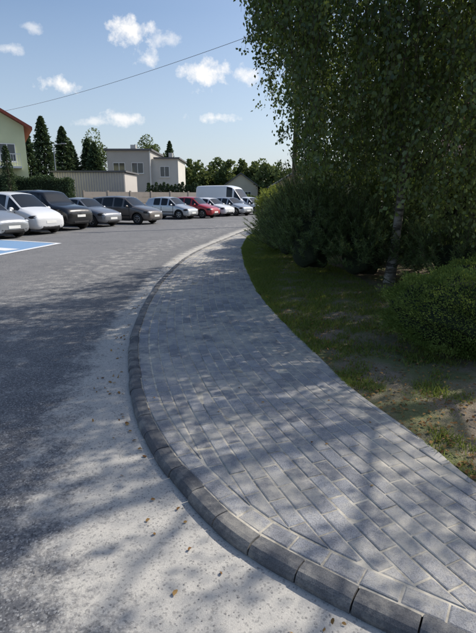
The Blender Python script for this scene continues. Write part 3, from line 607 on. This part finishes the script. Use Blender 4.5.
def vehicle(name,kind,x,y,ang,L,Wd,col,hs=1.0,metal=.3):
    P=PR[kind]; e=empty(name,(x,y,.0),math.radians(ang)); W=Wd/2; pm=paint('car_paint',col,metal)
    rings=[]
    for (fx,zb,be,zt,wf,tf) in P['st']:
        be*=hs;zt*=hs
        X=-fx*L; w=W*wf; wt=W*tf/.67*.69 if tf<.72 else W*tf
        glassy=zt-be>.2
        half=[(0,zb),(w*.82,zb),(w*.965,zb+.10),(w,zb+.38*(be-zb)),(w*.995,be-.16*(be-zb)-.03),(w*.965,be)]
        if glassy: half+=[(wt+.045,zt-.075),(wt-.03,zt-.012),(wt*.5,zt+.022),(0,zt+.035)]
        else: half+=[(max(wt,.1)+.02,be+(zt-be)*.6),(wt-.04,zt-.01),(wt*.5,zt+.012),(0,zt+.018)]
        rings.append([(X,a,b) for a,b in half]+[(X,-a,b) for a,b in reversed(half[1:-1])])
    k=len(rings[0]); V=[p for r_ in rings for p in r_]; F=[];MI=[]
    n=len(rings); H_=9
    for i in range(n-1):
        for j in range(k):
            j2=(j+1)%k; F.append((i*k+j,i*k+j2,(i+1)*k+j2,(i+1)*k+j))
            sj=j if j<H_ else k-1-j
            mi=0
            if sj==5 and i in P['glass']: mi=1
            if sj in(7,8) and (i==P['cowl'] or i==P['rear']): mi=1
            if sj==0: mi=2
            MI.append(mi)
    F.append(tuple(reversed(range(k)))); MI.append(0); F.append(tuple((n-1)*k+j for j in range(k))); MI.append(0)
    o=pymesh('body',V,F,[pm,CGL,DARK],e,smooth=True,midx=MI)
    bm=bmesh.new(); bm.from_mesh(o.data); bmesh.ops.recalc_face_normals(bm,faces=bm.faces)
    cl=bm.edges.layers.float.new('crease_edge'); cv=bm.verts.layers.float.new('crease_vert')
    for ed in bm.edges:
        fs=ed.link_faces
        if len(fs)==2 and fs[0].material_index!=fs[1].material_index and 1 in (fs[0].material_index,fs[1].material_index): ed[cl]=1.0
    for vv in bm.verts:
        ms={f_.material_index for f_ in vv.link_faces}
        if 1 in ms and 0 in ms: vv[cv]=.9
    bm.to_mesh(o.data); bm.free()
    sb=o.modifiers.new('s','SUBSURF'); sb.levels=2; sb.render_levels=2
    cut=[]
    wr=P['wr']
    for fx in P['wh']:
        for sg in(-1,1):
            v,f=[],[]; q=28; R=wr+.055
            for yy in (sg*(W-.26),sg*(W+.1)):
                for a in range(q): v.append((-fx*L+R*math.cos(a/q*6.2832),yy,wr+.01+R*math.sin(a/q*6.2832)))
            f=[(a,(a+1)%q,q+(a+1)%q,q+a) for a in range(q)]+[tuple(range(q-1,-1,-1)),tuple(range(q,2*q))]
            c=pymesh('cut',v,f,DARK,e)
            bm=bmesh.new(); bm.from_mesh(c.data); bmesh.ops.recalc_face_normals(bm,faces=bm.faces); bm.to_mesh(c.data); bm.free()
            md=o.modifiers.new('b','BOOLEAN'); md.object=c; md.operation='DIFFERENCE'; md.solver='EXACT'
            try: md.material_mode='TRANSFER'
            except Exception: pass
            cut.append(c)
    dg=bpy.context.evaluated_depsgraph_get(); me=bpy.data.meshes.new_from_object(o.evaluated_get(dg)); me.name='body'
    o.modifiers.clear(); o.data=me
    for c in cut: bpy.data.objects.remove(c,do_unlink=True)
    for fx in P['wh']:
        for sg in(-1,1):
            q=28; yo=sg*(W-.015); yi=sg*(W-.23); pr=[(wr*.60,yo-sg*.02),(wr*.64,yo),(wr*.93,yo-sg*.004),(wr,yo-sg*.03),(wr,yi+sg*.03),(wr*.93,yi),(wr*.2,yi)]
            v=[(-fx*L+r_*math.cos(a/q*6.2832),yy,wr+r_*math.sin(a/q*6.2832)) for r_,yy in pr for a in range(q)]
            f=[(p*q+a,p*q+(a+1)%q,(p+1)*q+(a+1)%q,(p+1)*q+a) for p in range(len(pr)-1) for a in range(q)]
            pymesh('tyre',v,f,TYRE,e,smooth=True)
            cx=-fx*L
            pr=[(wr*.61,yo-sg*.018),(wr*.54,yo-sg*.012),(wr*.50,yo-sg*.06)]
            v=[(cx+r_*math.cos(a/q*6.2832),yy,wr+r_*math.sin(a/q*6.2832)) for r_,yy in pr for a in range(q)]
            f=[(p*q+a,p*q+(a+1)%q,(p+1)*q+(a+1)%q,(p+1)*q+a) for p in range(2) for a in range(q)]
            for s_ in range(5):
                a0=s_/5*6.2832+.3; o_=len(v)
                for rr,wd in((wr*.08,.34),(wr*.53,.13)):
                    for dd in(-1,1): v.append((cx+rr*math.cos(a0+dd*wd*(1 if rr>.1 else 2)),yo-sg*.022,wr+rr*math.sin(a0+dd*wd*(1 if rr>.1 else 2))))
                f.append((o_,o_+1,o_+3,o_+2))
            pymesh('rim',v,f,RIM,e)
            v=[(cx,yo-sg*.075,wr)]+[(cx+wr*.56*math.cos(a/q*6.2832),yo-sg*.075,wr+wr*.56*math.sin(a/q*6.2832)) for a in range(q)]
            pymesh('hub',v,[(0,a+1,(a+1)%q+1) for a in range(q)],DARK,e)
    st=P['st']
    def ell(nm,cx,cy,cz,rx,ry,rz_,mat,rot=0):
        bm=bmesh.new(); bmesh.ops.create_uvsphere(bm,u_segments=16,v_segments=10,radius=1)
        for v_ in bm.verts:
            a=v_.co.copy(); X_=a.x*rx;Y_=a.y*ry; v_.co=Vector((cx+X_*math.cos(rot)-Y_*math.sin(rot),cy+X_*math.sin(rot)+Y_*math.cos(rot),cz+a.z*rz_))
        me=bpy.data.meshes.new(nm); bm.to_mesh(me); bm.free(); me.materials.append(mat)
        for p_ in me.polygons: p_.use_smooth=True
        link(bpy.data.objects.new(nm,me),e)
    zl=st[1][2]*hs-.02
    for sg in(-1,1):
        ell('headlamp_surround',-.055*L-.04,sg*W*.765,zl+.015,.215,.16,.10,DARK,-sg*.45)
        ell('headlamp',-.055*L-.03,sg*W*.76,zl+.02,.215,.155,.08,LAMP,-sg*.45)
        ell('fog_lamp',-.012*L-.02,sg*W*.58,st[1][1]+.16,.05,.09,.045,DARK)
        ell('mirror',-(st[4][0]+.055)*L,sg*(W+.07),st[4][2]*hs+.07,.06,.11,.075,pm)
        ell('tail_lamp',-.975*L,sg*W*.80,st[-4][2]*hs-.12,.06,.10,.13,TAIL)
        for hx in (.50,.70) if kind!='van' else (.33,):
            box('door_handle',-hx*L-.09,-hx*L+.09,sg*W*.985-.015,sg*W*.985+.015,st[7][2]*hs-.17,st[7][2]*hs-.14,pm if kind!='suv' else DARK,e)
        for dx in ((P['st'][4][0]+.035),.565,.75) if kind!='van' else (.18,.42):
            box('door_gap',-dx*L-.006,-dx*L+.006,sg*W*.998-.012,sg*W*.998+.008,st[7][1]+.12,st[7][2]*hs-.08,DARK,e)
        box('side_trim',-.68*L,-.30*L,sg*W*1.0-.012,sg*W*1.0+.012,st[7][1]+.28,st[7][1]+.34,DARK,e)
        box('sill_trim',-.70*L,-.29*L,sg*W*.975-.02,sg*W*.975+.012,st[7][1]+.015,st[7][1]+.11,DARK,e)
    gx=-.012*L
    box('grille',gx-.06,gx+.02,-W*.42,W*.42,zl-.10,zl-.01,DARK,e,.015); box('lower_intake',gx-.06,gx+.035,-W*.5,W*.5,st[1][1]+.06,st[1][1]+.17,DARK,e,.015)
    box('number_plate',gx+.02,gx+.055,-.26,.26,zl-.24,zl-.13,PLATE,e,.004)
    return e
WH=(.66,.67,.68)
A0=-26
vehicle('parked_car','hatch',-9.35,15.5,A0,4.2,1.72,(.10,.16,.28))
vehicle('parked_car','hatch',-8.5,17.7,A0,4.1,1.74,(.36,.38,.40),1.05,.6)
vehicle('parked_car','minivan',-7.95,19.9,A0,4.5,1.80,WH,1.07,.05)
vehicle('parked_suv','suv',-7.45,22.3,A0,4.75,1.88,(.007,.008,.010),1.08,.0)
vehicle('parked_car','sedan',-6.6,24.9,A0,4.4,1.74,(.22,.23,.25),1.05,.5)
vehicle('parked_car','wagon',-4.7,27.2,A0+4,4.45,1.76,(.14,.125,.115),1.07,.5)
vehicle('parked_car','hatch',-3.1,33.0,A0,3.9,1.68,(.48,.50,.52),1.03,.5)
vehicle('parked_car','hatch',-1.6,34.7,A0,4.0,1.68,(.32,.012,.02),1.03,.05)
vehicle('parked_car','wagon',-.6,37.2,A0-8,4.2,1.7,WH,.98,.05)
vehicle('parked_car','hatch',.9,38.6,A0-12,4.0,1.7,(.4,.42,.44),1,.5)
vehicle('parked_van','van',1.25,42.2,A0-2,5.4,2.0,(.70,.71,.72),1.02,.0)
vehicle('parked_car','hatch',2.6,41.0,A0-14,4.0,1.7,WH,1.0,.05)

# ------------------------------------------------------------ light
AZ=math.radians(62); EL=math.radians(42)
sd_=Vector((math.sin(AZ)*math.cos(EL),math.cos(AZ)*math.cos(EL),math.sin(EL)))
sl=bpy.data.lights.new('sun','SUN'); sl.energy=5.0; sl.angle=math.radians(.53); sl.color=(1,.94,.84)
so=bpy.data.objects.new('sun',sl); so.rotation_euler=sd_.to_track_quat('Z','Y').to_euler(); so.location=(20,20,30); COL.objects.link(so)
w=bpy.data.worlds.new('World'); S.world=w; w.use_nodes=True; nt=w.node_tree; nt.nodes.clear()
sky=N(nt,'ShaderNodeTexSky',sky_type='NISHITA'); sky.sun_disc=False; sky.sun_elevation=EL; sky.sun_rotation=AZ; sky.air_density=1.1; sky.dust_density=2.6; sky.ozone_density=3.0; sky.altitude=200
tc=N(nt,'ShaderNodeTexCoord'); sep=N(nt,'ShaderNodeSeparateXYZ'); nt.links.new(tc.outputs['Generated'],sep.inputs[0])
az=M(nt,'ARCTAN2',sep.outputs[0],sep.outputs[1]); el=M(nt,'ARCSINE',sep.outputs[2])
n1=NOISE(nt,tc.outputs['Generated'],36,6,.62)
CL=[(-.207,.293,.038,.019,1),(-.1756,.250,.022,.014,.8),(-.0652,.2283,.046,.022,1),(-.3414,.1994,.034,.012,.9),(-.0467,.152,.034,.009,.8),(-.2255,.1446,.04,.011,.8),(-.1416,.286,.026,.013,.55),(-.423,.2495,.024,.008,.6),(.018,.2285,.028,.014,.8),(-.285,.139,.03,.007,.6),(-.38,.2845,.014,.008,.5),(-.46,.27,.02,.01,.5),(-.70,.26,.05,.02,.9),(.62,.21,.06,.02,1)]
tot=None
nn_=M(nt,'MULTIPLY',M(nt,'SUBTRACT',n1,.5),3.2)
for (a,b,hw,hh,st) in CL:
    dx=M(nt,'DIVIDE',M(nt,'SUBTRACT',az,a),hw*1.2); dy=M(nt,'DIVIDE',M(nt,'SUBTRACT',el,b),hh*1.25)
    d=M(nt,'SQRT',M(nt,'ADD',M(nt,'MULTIPLY',dx,dx),M(nt,'MULTIPLY',dy,dy)))
    m_=M(nt,'MULTIPLY',M(nt,'MULTIPLY_ADD',M(nt,'SUBTRACT',M(nt,'SUBTRACT',1.0,d),nn_),1.1,0.0,clamp=True),st)
    tot=m_ if tot is None else M(nt,'MAXIMUM',tot,m_)
haze=RAMP(nt,el,[(0.0,.6),(.12,.3),(.33,.0)])
c=MIX(nt,haze,sky.outputs[0],(5.2,5.8,6.7))
c=MIX(nt,tot,c,(7.2,7.1,7.0))
bg=N(nt,'ShaderNodeBackground'); nt.links.new(c,bg.inputs[0]); bg.inputs[1].default_value=.15
wo=N(nt,'ShaderNodeOutputWorld'); nt.links.new(bg.outputs[0],wo.inputs[0])

# ------------------------------------------------------------ camera
cd=bpy.data.cameras.new('camera'); cd.sensor_fit='VERTICAL'; cd.sensor_height=24; cd.lens=24*457/633; cd.clip_end=2000; cd.clip_start=.05
co=bpy.data.objects.new('camera',cd); co.location=(0,0,1.6); co.rotation_euler=(math.radians(90-14.8),0,0); COL.objects.link(co); S.camera=co
S.view_settings.view_transform='Standard'; S.view_settings.look='None'; S.view_settings.exposure=0
